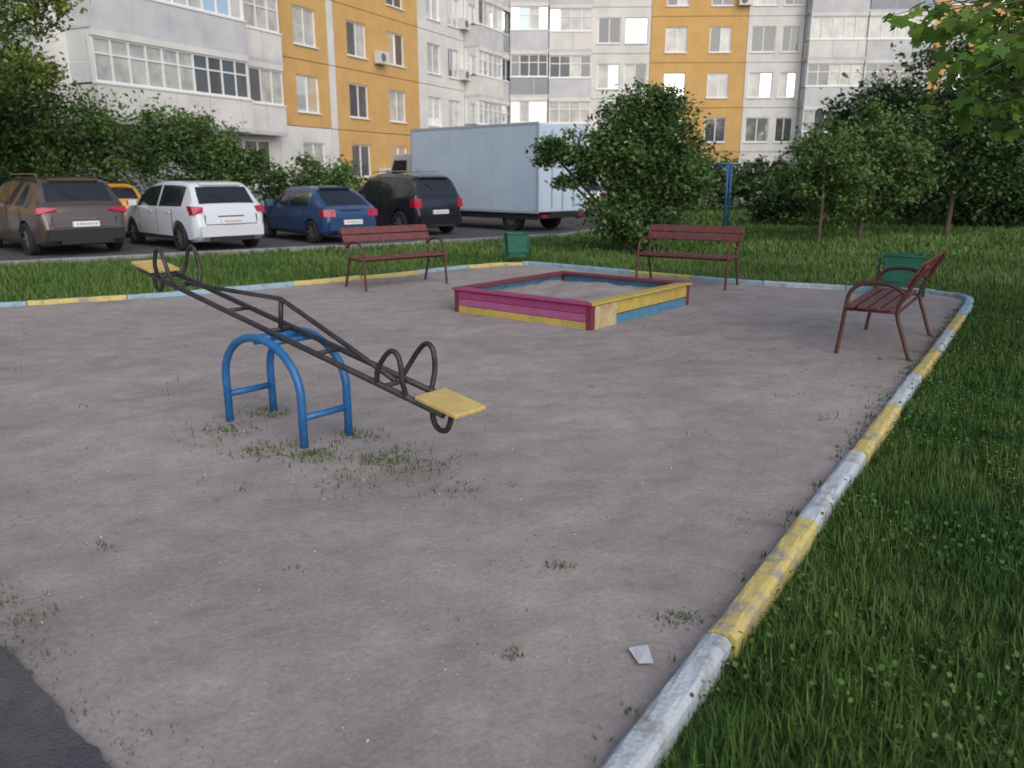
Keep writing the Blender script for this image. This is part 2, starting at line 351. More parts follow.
# ------------------------------------------------------------ sandbox
def sandbox():
    e=empty('sandbox',(-.70,9.76,-.02),math.atan2(-.632,.775))
    A,C=2.0,2.25; B=MB()
    for k,(z,m) in enumerate(((-.03,M_ybox),(.085,M_pink),(.175,M_mag))):
        hh=.11 if k==0 else .085
        B.box((.04,0,z),(A-.06,.035,z+hh),m)
    for k,(z,m) in enumerate(((-.03,M_bbox),(.12,M_ybox))):
        B.box((A-.035,.5,z),(A,C-.04,z+.14),m)
    B.box((A-.04,.07,-.03),(A+.012,.5,.262),M_cream)
    for (z,m) in ((-.03,M_maroon),(.12,M_bbox)):
        B.box((.04,C-.035,z),(A-.04,C,z+.14),m); B.box((0,.04,z),(.035,C-.04,z+.14),m)
    for x,y in ((0,0),(A-.06,0),(0,C-.06),(A-.06,C-.06)): B.box((x-.004,y-.006,-.04),(x+.066,y+.066,.268),M_maroon)
    B.obj('side_boards',e,bevel=.005)
    B=MB(); z=.27
    def top(p,m): 
        B.add([(x,y,z) for x,y in p]+[(x,y,z+.028) for x,y in p],[(3,2,1,0),(4,5,6,7),(0,1,5,4),(1,2,6,5),(2,3,7,6),(3,0,4,7)],m)
    w=.15;o=.03
    top([(-o,-o),(A+o-.004,-o),(A+o-w-.004,-o+w),(-o+w,-o+w)],M_mag)
    top([(A+o,-o),(A+o,C+o),(A+o-w,C+o-w),(A+o-w,-o+w)],M_ybox)
    top([(A+o-.004,C+o),(-o+.004,C+o),(-o+w+.004,C+o-w),(A+o-w-.004,C+o-w)],M_maroon)
    top([(-o,C+o),(-o,-o),(-o+w,-o+w),(-o+w,C+o-w)],M_maroon)
    B.obj('top_boards',e,bevel=.005)
    n=32; vs=[];fs=[]
    for i in range(n+1):
        for j in range(n+1):
            x=.04+(A-.08)*i/n;y=.04+(C-.08)*j/n
            vs.append((x,y,.19+.07*math.exp(-((x-1.0)**2+(y-1.3)**2)/.4)+.05*mn.noise(Vector((x*3,y*3,0)))+.02*mn.noise(Vector((x*11,y*11,3)))))
    for i in range(n):
        for j in range(n): a=i*(n+1)+j; fs.append((a,a+n+1,a+n+2,a+1))
    B=MB(); B.add(vs,fs,M_sand2); B.obj('sand_fill',e,True)
sandbox()

# ------------------------------------------------------------ bins, blue frame
def bin_(loc,ang,sc=1):
    e=empty('litter_bin',(*loc,0),ang); e.scale=(sc,sc,1); B=MB()
    a,b,z0,z1=.17,.20,.12,.56; vs=[]
    for (q,z) in ((a,z0),(b,z1),(b-.015,z1),(a-.015,z0+.015)):
        vs+=[(-q,-q*.75,z),(q,-q*.75,z),(q,q*.75,z),(-q,q*.75,z)]
    fs=[(3,2,1,0),(12,13,14,15)]
    for L in range(3):
        for k in range(4): fs.append((L*4+k,L*4+(k+1)%4,L*4+4+(k+1)%4,L*4+4+k))
    B.add(vs,fs,M_green); B.obj('bucket',e)
    B=MB()
    for x in(-.24,.24): B.tube([(x,0,-.06),(x,0,.5)],.014,M_green,8)
    B.tube([(-.24,0,.42),(.24,0,.42)],.01,M_green,8)
    for z in(.2,.54): B.tube([(-.215,-.16,z),(.215,-.16,z)],.008,M_green,6)
    B.obj('stand',e,True)
bin_((.08,15.35),.2); bin_((5.40,11.1),-.4,1.25)
e=empty('carpet_beating_frame',(7.05,26.8,0),1.25); B=MB()
for x in(-.9,.9):
    B.tube([(x,0,-.1),(x,0,2.0)],.032,M_blue,10); B.tube([(x,-.30,1.95),(x,.30,1.95)],.025,M_blue,8); B.tube([(x,0,1.65),(x,.25,1.95)],.015,M_blue,8)
for y in(-.28,.28): B.tube([(-.9,y,1.97),(.9,y,1.97)],.02,M_blue,8)
B.obj('pipes',e,True)

# ------------------------------------------------------------ cars
M_glass=mat('car_glass',(.02,.022,.026),.06,spec=.6,coat=.3)
M_tyre=mat('tyre',(.02,.02,.02),.85); M_rim=mat('alloy_rim',(.35,.35,.37),.3,metal=.8)
M_trim=mat('black_trim',(.02,.02,.022),.55); M_red=mat('tail_lamp_red',(.40,.012,.04),.15,coat=.6); M_plate=mat('number_plate',(.72,.72,.72),.4)
M_chrome=mat('chrome',(.6,.6,.6),.15,metal=1)
def carfn(name,L,W,H,prof,glz,pillars,belt,paint,loc,ang,lamp,wb,wr=.31,estate=False):
    e=empty(name,(*loc,-.03),ang)
    xsn=sorted(set([round(p[0],3) for p in prof]+[round(a,3) for q in pillars for a in q]+[round(L*i/26,3) for i in range(1,26)]+[.02,.06,.1,L-.02,L-.06]))
    px=[p[0] for p in prof];pz=[p[1] for p in prof]
    zb=.2; secs=[]
    for x in xsn:
        top=float(np.interp(x,px,pz)); u=(x-L/2)/(L/2)
        w=W/2*(1-.10*abs(u)**3.2-.12*(max(0,abs(u)-.92)/.08)**1.5)
        zbb=zb+ .12*max(0,abs(u)-.9)/.1
        bl=belt+.05*(1-x/L)
        g=max(0,min(1,(top-bl)/(H-bl))); rw=w*(.93-.17*g)
        b=min(bl,top-.035)
        pts=[(0,zbb),(w*.86,zbb),(w*.97,zbb+.07),(w*1.0,.52),(w*.995,b-.13),(w*.965,b),(rw,max(top-.075*g-.02,b+.012)),(rw*.84,top-.012),(rw*.45,top-.002+.012*g),(0,top+.015*g)]
        zc=zbb; q=[]
        for (y,z) in pts:
            z=min(z,top); z=max(z,zc); zc=z; q.append((y,z))
        secs.append(q)
    K=len(secs[0]); full=[]
    for x,q in zip(xsn,secs):
        full.append([(x,-y,z) for y,z in q]+[(x,y,z) for y,z in reversed(q[1:-1])])
    n=len(full[0]); B=MB(); vs=[v for r in full for v in r]; body=[];gl=[]
    def isgl(i,k):
        x0,x1=xsn[i],xsn[i+1]; xm=(x0+x1)/2; kk=k if k<K-1 else n-1-k
        t0=np.interp(x0,px,pz);t1=np.interp(x1,px,pz)
        if kk==5:
            if any(a-.001<=xm<=b+.001 for a,b in pillars): return False
            return min(t0,t1)>belt+.17
        if kk in(7,8): return any(a<=xm<=b for a,b in glz)
        return False
    for i in range(len(full)-1):
        for k in range(n):
            k2=(k+1)%n; (gl if isgl(i,k) else body).append((i*n+k,i*n+k2,(i+1)*n+k2,(i+1)*n+k))
    B.add(vs,body,paint); kidx=B.mi(M_glass)
    for f in gl: B.f.append(f); B.m.append(kidx)
    lk=B.mi(paint); B.f.append(tuple(range(n))); B.m.append(lk); B.f.append(tuple((len(full)-1)*n+k for k in range(n))); B.m.append(lk)
    bo=B.obj('body',e,True)
    C=MB()
    for x in wb:
        for s in(-1,1):
            C.tube([(x,s*(W/2-.26),wr-.0),(x,s*(W/2+.2),wr-.0)],wr+.055,M_trim,28)
    co=C.obj('cut',e); md=bo.modifiers.new('b','BOOLEAN'); md.object=co; md.operation='DIFFERENCE'; md.solver='EXACT'
    bpy.context.view_layer.update(); dg=bpy.context.evaluated_depsgraph_get(); nm=bpy.data.meshes.new_from_object(bo.evaluated_get(dg)); 
    bo.modifiers.clear(); bo.data=nm
    try: nm.set_sharp_from_angle(angle=math.radians(32))
    except Exception: pass
    bpy.data.objects.remove(co)
    Wm=MB()
    for x in wb:
        for s in(-1,1):
            prof2=[(wr*.62,.0),(wr*.94,.0),(wr,.03),(wr,.17),(wr*.94,.2),(wr*.5,.2)]; seg=28; vv=[];ff=[]
            y0=s*(W/2-.015)
            for k in range(seg):
                a=2*math.pi*k/seg
                for (rr,d) in prof2: vv.append((x+rr*math.cos(a),y0-s*d,wr+rr*math.sin(a)))
            m=len(prof2)
            for k in range(seg):
                for q in range(m-1): ff.append((k*m+q,((k+1)%seg)*m+q,((k+1)%seg)*m+q+1,k*m+q+1))
            Wm.add(vv,ff,M_tyre)
            Wm.tube([(x,y0-s*.06,wr),(x,y0-s*.19,wr)],wr*.6,M_trim,20)
            Wm.tube([(x,y0-s*.01,wr),(x,y0-s*.07,wr)],wr*.14,M_rim,12)
            for k in range(7):
                a=2*math.pi*k/7; T=Matrix.Translation((x,y0-s*.03,wr))@Matrix.Rotation(a,4,'Y'); Wm.box((.03,-.018,-.028),(wr*.63,.018,.028),M_rim,T)
    Wm.obj('wheels',e)
    D=MB(); yw=W/2
    def zx(z):
        for i in range(len(px)-1):
            if pz[i+1]>=z: 
                d=pz[i+1]-pz[i]; return px[i]+(px[i+1]-px[i])*((z-pz[i])/d if d>1e-6 else 0)
        return 0
    D.box((-.035,-yw*.80,.33),(.06,yw*.80,.56),paint if lamp!='suv' else M_trim)
    D.box((-.03,-yw*.55,.25),(.1,yw*.55,.335),M_trim)
    zp=.60 if lamp!='lada' else .47
    D.box((-.045,-.26,zp),(.02,.26,zp+.11),M_plate)
    for k in range(8):
        D.box((-.048,-.21+k*.053,zp+.035),(-.044,-.19+k*.053,zp+.075),M_trim)
    if lamp=='hatch': lz0,lz1,lw=.78,.99,.25
    elif lamp=='lada': lz0,lz1,lw=.66,.83,.30
    elif lamp=='suv': lz0,lz1,lw=.84,1.0,.40
    else: lz0,lz1,lw=.78,1.02,.20
    for s in(-1,1):
        ya,yb=s*(yw*.93),s*(yw*.93-lw); xz0=zx(lz0)-.02; xz1=zx(lz1)-.02
        vv=[]
        for (y,t) in ((ya,.10),(yb,0)):
            vv+=[(xz0+t*.4-.01,y,lz0),(xz1+t*.4-.01,y,lz1),(xz1+.25,y,lz1),(xz0+.25,y,lz0)]
        if lamp in('suv','hatch'):
            vv[0]=(vv[0][0],vv[0][1],lz0+.03); vv[4]=(vv[4][0],vv[4][1]+s*.04,lz0+.09); vv[5]=(vv[5][0],vv[5][1],lz1-.02)
        D.add(vv,[(0,1,2,3),(7,6,5,4),(0,4,5,1),(1,5,6,2),(2,6,7,3),(3,7,4,0)],M_red)
    xz=zx(.82); D.box((xz-.035,-.3,.755 if lamp!='lada' else .80),(xz+.05,.3,.775 if lamp!='lada' else .82),M_chrome if lamp=='suv' else M_trim)
    a,b=glz[0]; za,zb2=np.interp(a,px,pz),np.interp(b,px,pz)
    D.tube([(a+.01,.0,za+.03),(a+.12,.32,za+(zb2-za)*.12/(b-a)+.035)],.009,M_trim,5)
    D.box((b-.02,-yw*.52,zb2+.03),(b+.10,yw*.52,zb2+.075),paint)
    for s in(-1,1): D.box((.012,s*yw*.66-.006,.62),(.06,s*yw*.66+.006,.80),M_trim)
    D.box((-.004,-yw*.66,.585),(.03,yw*.66,.597),M_trim)
    D.tube([(1.1,0,H+.0),(.98,0,H+.14)],.008,M_trim,5)
    xm=glz[-1][1]-.25
    for s in(-1,1):
        D.box((xm-.06,yw if s>0 else -(yw+.19),belt+.02),(xm+.06,(yw+.19) if s>0 else -yw,belt+.15),paint)
        for hx in(1.15,2.1): D.box((hx,s*yw*.99-.012,belt-.10),(hx+.17,s*yw*.99+.018,belt-.075),paint)
        for hx in(1.02,1.84,2.85):
            if hx<L-1: D.box((hx,s*yw*.997-.006,.38),(hx+.012,s*yw*.997+.004,belt-.03),M_trim)
        D.box((.9,s*yw*.99-.012,.26),(L-1.0,s*yw*.99+.012,.32),M_trim)
    D.tube([(-.03,-yw*.5,.27),(.2,-yw*.5,.27)],.03,M_chrome,8)
    if estate:
        for s in(-1,1): D.tube([(.75,s*yw*.62,H+.0),(.85,s*yw*.62,H+.05),(2.4,s*yw*.62,H+.05),(2.5,s*yw*.62,H-.0)],.016,M_chrome,8)
    D.obj('fittings',e,bevel=.012)
    return e
ANG=math.atan2(.74,-.67)
def hatchprof(L,H): return [(0,.42),(.015,.60),(.05,.80),(.10,.96),(.17,1.04),(.30,1.20),(.45,H-.12),(.55,H-.04),(.8,H-.01),(1.3,H),(1.9,H),(2.45,H-.05),(2.7,H-.16),(3.25,1.02),(3.4,.97),(L-.35,.82),(L-.1,.66),(L,.42)]
carfn('parked_car',4.3,1.84,1.52,hatchprof(4.3,1.52),[(.18,.45),(2.47,3.22)],[(.17,.62),(1.75,1.84)],.93,mat('white_car_paint',(.60,.63,.68),.3,coat=.8),(-6.25,18.2),ANG+.06,'hatch',(.78,3.4))
carfn('parked_car',4.45,1.90,1.62,[(0,.5),(.015,.68),(.05,.86),(.09,1.02),(.16,1.10),(.30,1.32),(.42,1.50),(.5,1.56),(.8,1.60),(1.3,1.62),(2.0,1.62),(2.5,1.56),(2.75,1.44),(3.3,1.10),(3.45,1.05),(4.1,.92),(4.35,.75),(4.45,.45)],[(.17,.42),(2.52,3.28)],[(.16,.75),(1.75,1.84)],1.0,mat('brown_car_paint',(.085,.062,.052),.28,coat=.9,metal=.3),(-8.95,17.1),ANG+.08,'suv',(.85,3.5),.34,True)
carfn('parked_car',4.0,1.65,1.38,[(0,.42),(.015,.60),(.04,.78),(.08,.87),(.16,.90),(.75,1.30),(.9,1.35),(1.3,1.38),(2.0,1.37),(2.3,1.33),(2.9,.93),(3.1,.88),(3.75,.78),(3.95,.66),(4.0,.42)],[(.22,.74),(2.32,2.88)],[(.2,.80),(1.75,1.83)],.86,mat('blue_car_paint',(.03,.07,.17),.35,coat=.6,metal=.2),(-3.95,20.2),ANG,'lada',(.68,3.15),.28)
carfn('parked_car',4.4,1.80,1.70,[(0,.5),(.015,.68),(.04,.88),(.07,1.02),(.12,1.10),(.30,1.52),(.38,1.61),(.7,1.67),(1.2,1.70),(2.0,1.70),(2.5,1.63),(3.2,1.12),(3.35,1.06),(4.0,.93),(4.3,.75),(4.4,.45)],[(.12,.30),(2.52,3.18)],[(.1,.42),(1.75,1.84)],1.02,mat('black_car_paint',(.014,.015,.022),.25,coat=.8),(-2.0,22.9),ANG,'tall',(.8,3.45),.34,True)
carfn('parked_car',4.2,1.72,1.45,hatchprof(4.2,1.45),[(.18,.45),(2.47,3.22)],[(.17,.62),(1.75,1.84)],.93,mat('yellow_car_paint',(.62,.30,.02),.3,coat=.8),(-10.4,21.6),ANG,'hatch',(.78,3.35))
carfn('parked_car',4.2,1.72,1.45,hatchprof(4.2,1.45),[(.18,.45),(2.47,3.22)],[(.17,.62),(1.75,1.84)],.93,mat('silver_car_paint',(.4,.42,.45),.3,coat=.8,metal=.3),(3.1,33.5),ANG-.6,'hatch',(.78,3.35))

# truck
def truck():
    e=empty('box_truck',(.75+1.1*.69,24.0+1.1*.72,-.03),math.atan2(.69,-.72))
    Mw=mat('truck_box_panel',(.50,.59,.70),.5,(.44,.53,.64),1.2,coat=.05); B=MB()
    B.box((0,-1.1,.58),(5.7,1.1,3.1),Mw); B.obj('cargo_box',e,bevel=.03)
    B=MB(); Mg=mat('truck_trim',(.38,.43,.50),.5,metal=.2)
    for z in(.55,3.06): 
        for y in(-1.112,1.07): B.box((-.02,y,z),(5.72,y+.042,z+.07),Mg)
    for x in(-.03,5.66):
        for y in(-1.114,1.072): B.box((x,y,.60),(x+.07,y+.042,3.08),Mg)
    for k in range(1,6): 
        for y in(-1.103,1.1): B.box((k*.95-.004,y,.64),(k*.95+.004,y+.003,3.04),Mg)
    B.box((-.04,-.012,.64),(-.002,.012,3.0),Mg)
    for y in(-.5,.5): B.tube([(-.05,y,.7),(-.05,y,2.95)],.015,Mg,6)
    B.box((.05,-1.05,.36),(6.2,-.99,.50),M_trim); B.box((.05,.99,.36),(6.2,1.05,.50),M_trim)
    B.box((-.05,-1.05,.40),(.05,1.05,.52),M_trim)
    B.box((0,-.45,.40),(7.0,.45,.57),M_trim)
    for y in(-.95,.75): B.box((-.07,y,.42),(-.045,y+.2,.51),M_red)
    B.obj('chassis',e)
    B=MB(); pr=[(5.85,.45),(5.85,2.25),(6.2,2.38),(6.95,2.34),(7.35,1.55),(7.75,1.35),(7.8,.45)]
    vs=[(x,-.98 if z<1.4 else -.86,z) for x,z in pr]+[(x,.98 if z<1.4 else .86,z) for x,z in pr]; n=len(pr)
    Mc=mat('truck_cab_paint',(.5,.5,.5),.3,coat=.5)
    B.add(vs,[tuple(range(n)),tuple(range(2*n-1,n-1,-1))]+[(i,(i+1)%n,(i+1)%n+n,i+n) for i in range(n)],Mc)
    B.obj('cab',e,bevel=.04)
    B=MB()
    for s in(-1,1):
        y=s*.93; B.add([(6.25,y,1.5),(7.2,y,1.5),(6.93,s*.885,2.15),(6.25,s*.885,2.15)],[(0,1,2,3)],M_glass)
    B.add([(7.36,-.75,1.56),(7.36,.75,1.56),(7.0,.75,2.28),(7.0,-.75,2.28)],[(0,1,2,3)],M_glass)
    B.box((7.0,-1.15,1.5),(7.1,-1.0,1.85),M_trim); B.obj('cab_windows',e,fixn=False)
    B=MB()
    for x in(1.2,6.7):
        for s in(-1,1):
            B.tube([(x,s*.98,.37),(x,s*.72,.37)],.37,M_tyre,24); B.tube([(x,s*.99,.37),(x,s*.93,.37)],.2,M_rim,16)
    B.obj('wheels',e)
truck()

# ------------------------------------------------------------ buildings
M_or=mat('ochre_wall',(.60,.37,.14),.9,(.53,.32,.12),1.2,.3,20)
M_wh=mat('white_panel',(.70,.68,.65),.9,(.57,.56,.54),.9,.3,20)
M_gr=mat('grey_panel',(.27,.28,.31),.9,(.33,.34,.36),.9,.2,20)
M_lg=mat('lightgrey_parapet',(.58,.58,.59),.85,(.45,.45,.48),.9,.2,20)
M_fr=mat('window_frame_white',(.76,.76,.76),.5); M_frb=mat('window_frame_brown',(.14,.08,.05),.6)
M_g1=mat('window_glass_dark',(.07,.075,.085),.05,spec=.8,coat=.5)
M_g2=mat('window_glass_curtain',(.55,.54,.50),.25,(.32,.32,.32),1.5,spec=.8,coat=.6)
M_g3=mat('window_glass_reflecting',(.8,.83,.86),.06,metal=.85)
M_dk=mat('joint_dark',(.16,.16,.16),.95); M_ac=mat('ac_unit',(.6,.6,.6),.5)
class Fac:
    def __init__(s,org,d,nrm):
        u=Vector((d[0],d[1],0)).normalized(); n=Vector((nrm[0],nrm[1],0)).normalized()
        s.T=Matrix(((u.x,n.x,0,org[0]),(u.y,n.y,0,org[1]),(0,0,1,0),(0,0,0,1))); s.B=MB()
    def bx(s,s0,s1,p0,p1,z0,z1,m): s.B.box((s0,p0,z0),(s1,p1,z1),m,s.T)
    def win(s,s0,s1,z0,z1,p=0,nm=2,tr=False,fr=None):
        fr=fr or M_fr; t=.06; g=random.choice([M_g1,M_g1,M_g2,M_g3])
        s.bx(s0,s1,p-.14,p-.06,z0,z0+t,fr); s.bx(s0,s1,p-.14,p-.06,z1-t,z1,fr)
        for k in range(nm+1):
            c=s0+(s1-s0)*k/nm; a=max(s0,c-t/2-(t/2 if k==nm else 0)); a=s0 if k==0 else a; b=s1 if k==nm else a+t
            s.bx(a,b,p-.138,p-.062,z0+t,z1-t,fr)
        if tr: s.bx(s0+t,s1-t,p-.136,p-.064,z1-.5,z1-.45,fr)
        for k in range(nm):
            if random.random()<.4: g=random.choice([M_g1,M_g2,M_g3,M_g2])
            a=s0+(s1-s0)*k/nm; b=s0+(s1-s0)*(k+1)/nm; tw=random.uniform(-.012,.012)
            s.B.add([s.T@Vector(q) for q in ((a+.03,p-.10+tw,z0+.03),(b-.03,p-.10-tw,z0+.03),(b-.03,p-.10-tw,z1-.03),(a+.03,p-.10+tw,z1-.03))],[(0,1,2,3)],g)
    def wall(s,s0,s1,zc,st,m,wins,hh=1.45,band=None):
        g=.015; z0=zc-st/2+g; z1=zc+st/2-g; a=s0+g
        wz0=zc-hh/2; wz1=zc+hh/2
        for (c,w) in wins:
            s.bx(a,c-w/2,-.3,0,z0,z1,m); s.bx(c-w/2,c+w/2,-.3,0,z0,wz0,band or m); s.bx(c-w/2,c+w/2,-.3,0,wz1,z1,m)
            s.win(c-w/2,c+w/2,wz0,wz1,0,2 if w<1.8 else 3)
            s.bx(c-w/2-.05,c+w/2+.05,.002,.07,wz0-.05,wz0,M_fr); a=c+w/2
        s.bx(a,s1-g,-.3,0,z0,z1,m)
    def loggia(s,s0,s1,zc,st,pm,pr,nm,side=True,back=.004,ph=.98,fr=None):
        z0=zc-st/2; z1=zc+st/2
        s.bx(s0,s1,back,pr,z0,z0+.14,M_lg)
        s.bx(s0+.03,s1-.03,pr-.1,pr-.003,z0+.14,z0+.14+ph,pm)
        for a in(s0+.03,s1-.13): s.bx(a,a+.1,back,pr-.1,z0+.14,z0+.14+ph,pm)
        for k in range(1,int((s1-s0)/1.5)+1):   # panel battens on the parapet
            c=s0+k*1.5
            if c<s1-.3: s.bx(c-.02,c+.02,pr-.002,pr+.012,z0+.16,z0+.12+ph,M_lg)
        zt=z0+.14+ph; fr=fr or (M_fr if random.random()<.75 else M_frb)
        s.bx(s0,s1,pr-.18,pr+.03,zt,zt+.06,M_fr)
        tt=.22
        s.win(s0+.05,s1-.05,zt+.06,z1-tt,pr,nm,random.random()<.5,fr)
        s.bx(s0+.03,s1-.03,pr-.15,pr-.003,z1-tt,z1-.001,M_wh)
        for a in(s0+.05,s1-.12):
            s.bx(a,a+.06,back,back+.1,zt+.06,z1-.001,fr); s.bx(a,a+.06,pr-.25,pr-.15,zt+.06,z1-.001,fr); s.bx(a+.02,a+.04,back+.1,pr-.25,zt+.06,z1-.001,M_g3)
            s.bx(a,a+.06,back+.1,pr-.25,zt+.6,zt+.64,fr)
    def ac(s,c,z): 
        s.bx(c-.4,c+.4,.05,.38,z-.28,z+.28,M_ac); s.B.tube([s.T@Vector((c-.1,.385,z)),s.T@Vector((c-.1,.40,z))],.2,M_dk,14)
ST=2.7; NR=8
# left block
e=empty('apartment_building'); F=Fac((-13.4,26.6),(.425,.905),(.905,-.425))
for k in range(NR):
    zc=2.3+ST*k
    F.wall(-12,-6,zc,ST,M_or,[(-10.5,1.4),(-7.5,1.4)])
    F.wall(-6,0,zc,ST,M_wh,[(-4.5,1.4),(-2,1.4)])
    if k==0:
        F.wall(0,6.2,zc,ST,M_wh,[(2,1.4),(4.6,1.4)],1.4)
        F.wall(6.2,8.9,zc,ST,M_wh,[(7.6,1.5)],1.4)
        F.wall(8.9,12.4,zc,ST,M_wh,[(11.1,1.5)],1.4)
    else:
        F.wall(0,8.9,zc,ST,M_wh,[])
        F.loggia(-.6,6.0,zc-.48,ST,M_wh if k!=2 else M_lg,1.3,10,fr=M_fr)
        F.loggia(6.05,8.7,zc-.48,ST,M_wh,.6,4,fr=M_fr)
        F.wall(8.9,12.4,zc,ST,M_or,[(10.9,1.5)],1.5)
    F.wall(12.4,12.9,zc,ST,M_wh,[])
    F.wall(12.9,20,zc,ST,M_or,[(14.6,1.5),(17.9,1.5)],1.5)
    F.wall(20,25,zc,ST,M_wh,[(21.6,1.4),(23.8,1.3)],1.5)
    F.loggia(25,28.2,zc-.3,ST,M_lg if k%2 else M_wh,1.0,5)
    F.loggia(28.2,31.5,zc-.3,ST,M_gr if k%2 else M_lg,.9,5)
    for c in(12.0,16.3):
        if random.random()<.45: F.ac(c,zc-.6)
    if random.random()<.5: F.ac(24.8,zc-.5)
zt=2.3+ST*(NR-.5)
F.bx(-12,31.5,-.28,-.02,-.2,.93,M_gr); F.bx(-12,31.5,-12,-.32,-.2,zt,M_dk); F.bx(-12.1,31.6,-12,.1,zt+.003,zt+.9,M_wh)
F.bx(25,31.5,-.3,-.001,.95,zt-.003,M_gr)
F.B.obj('walls_windows_balconies',e,fixn=False)
# right block
e=empty('apartment_building'); F=Fac((-.3,54.2),(1,-.03),(-.03,-1))
for k in range(NR):
    zc=2.3+ST*k; z2=1.75+ST*k
    F.loggia(0.2,2.6,zc,ST,M_gr if k%2==0 else M_lg,1.6,4)
    F.loggia(2.6,5.3,zc,ST,M_lg if k%2==0 else M_wh,1.0,4)
    F.wall(5.3,9,zc,ST,M_wh,[(6.4,1.4),(8.1,1.4)],1.5)
    F.wall(9,15,z2,ST,M_or,[(10.6,1.35),(13.35,1.35)],1.5)
    F.wall(15,18.5,z2,ST,M_wh,[(16,1.5),(17.7,1.1)],1.5)
    F.loggia(18.5,22,z2,ST,M_wh if k%2 else M_lg,1.1,5)
    F.loggia(22,26,z2,ST,M_lg if k%2 else M_gr,1.1,5)
    F.wall(26,33,z2,ST,M_or,[(28,1.35),(31,1.35)],1.5)
    F.wall(33,40,z2,ST,M_wh,[(35,1.4),(38,1.4)],1.5)
    F.loggia(40,47,z2,ST,M_wh,1.1,7)
    for c in(9.4,12,14.7):
        if random.random()<.25: F.ac(c,z2-.5)
F.bx(5.3,47,-.28,-.02,-.2,.38,M_gr); F.bx(0.0,47,-14,-.32,-.2,zt-.6,M_dk); F.bx(0,47.1,-14,.1,zt+.003,zt+.9,M_wh)
for a,b in ((0,5.3),(18.5,26),(40,47)): F.bx(a+.02,b-.02,-.3,-.001,.39,zt-.6,M_gr)
F.B.obj('walls_windows_balconies',e,fixn=False)

# ------------------------------------------------------------ trees
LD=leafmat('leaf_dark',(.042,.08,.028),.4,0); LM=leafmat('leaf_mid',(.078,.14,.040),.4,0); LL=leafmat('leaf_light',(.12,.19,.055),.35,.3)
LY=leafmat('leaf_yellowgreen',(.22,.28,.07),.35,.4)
leafV=[(0,-.5,0),(.28,-.1,.06),(0,.5,0),(-.28,-.1,.06)]; leafF=[(0,1,2,3)]
def foliage(name,blobs,n,size,mats,parent,clr=.2,cpb=40,light=.35):
    vol=np.array([b[3]*b[4]*b[5] for b in blobs])**.67; share=vol/vol.sum(); P=[];MI=[]
    for b,sh in zip(blobs,share):
        nc=max(6,int(cpb*len(blobs)*sh)); nn=max(1,int(n*sh/nc)); mr=(b[3]*b[4]*b[5])**(1/3)
        d=rs.normal(size=(nc,3)); d/=np.linalg.norm(d,axis=1)[:,None]; r=rs.uniform(.3,1.12,nc)**.7
        c=np.array(b[:3])+d*r[:,None]*np.array(b[3:6])
        for q in range(nc):
            k=int(nn*rs.uniform(.4,1.6))+1; sg=mr*clr*rs.uniform(.6,1.6)
            pts=rs.normal(size=(k,3))*sg*np.array([1.15,1.15,.75])+c[q]; P.append(pts)
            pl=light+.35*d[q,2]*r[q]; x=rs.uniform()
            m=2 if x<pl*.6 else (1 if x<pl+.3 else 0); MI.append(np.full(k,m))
    P=np.concatenate(P);MI=np.concatenate(MI); k=P[:,2]>0.02; P=P[k];MI=MI[k]; n=len(P)
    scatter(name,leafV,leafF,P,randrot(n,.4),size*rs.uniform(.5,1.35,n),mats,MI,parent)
def tree(name,base,h,tr,blobs,n,size,mats=None,stems=1,**kw):
    mats=mats or [LD,LM,LL]; e=empty(name); B=MB(); bx,by=base
    for q,b in enumerate(blobs):
        st=Vector((bx,by,-.1)) if stems==1 else Vector((bx+random.uniform(-.15,.15),by+random.uniform(-.15,.15),-.1))
        c=Vector(b[:3])
        if stems==3: st=Vector((c.x,c.y,-.1))
        if stems==1:
            fork=Vector((bx,by,min(h*.45,max(.3,c.z-b[5]*1.1)))); 
            pts=smoothpts([fork,fork.lerp(c,.5)+Vector((random.uniform(-.1,.1),0,.03*h)),c,c+Vector((random.uniform(-.3,.3)*b[3],0,b[5]*.6))],4); B.tube(pts,tr*.55,M_bark,7,tr*.12)
        else:
            pts=smoothpts([st,st.lerp(c,.4)+Vector((0,0,.15)),c,c+Vector((0,0,b[5]*.6))],4); B.tube(pts,tr,M_bark,7,tr*.2)
        for j in range(5):
            d=Vector((random.gauss(0,1),random.gauss(0,1),random.gauss(.4,.7))).normalized()
            en=c+Vector((d.x*b[3],d.y*b[4],d.z*b[5]))*.9; B.tube(smoothpts([c-Vector((0,0,b[5]*.3)),c.lerp(en,.5)+Vector((0,0,.05)),en],3),tr*.22,M_bark,5,tr*.05)
    if stems==1: B.tube(smoothpts([(bx,by,-.1),(bx+.04*h*.2,by,h*.25),(bx,by,h*.5),(bx,by,h*.72)],5),tr,M_bark,9,tr*.35)
    B.obj('trunk_and_limbs',e,True)
    foliage('crown',blobs,n,size,mats,e,**kw)
# centre bush
tree('lilac_bush',(2.75,17.6),3.4,.05,[(2.75,17.8,2.2,.95,.9,1.0),(3.2,17.7,1.3,.9,.9,.9),(2.3,17.7,1.5,.65,.8,.95),(3.35,18,2.4,.65,.8,.75),(2.85,17.7,2.95,.65,.6,.5),(1.5,17.9,2.15,.75,.6,.35),(.9,18.0,2.05,.5,.5,.3),(1.3,18,1.45,.45,.4,.25),(2.7,17.6,.7,.75,.7,.6),(3.75,18,1.5,.4,.5,.6)],30000,.11,stems=2,cpb=30,light=.42)
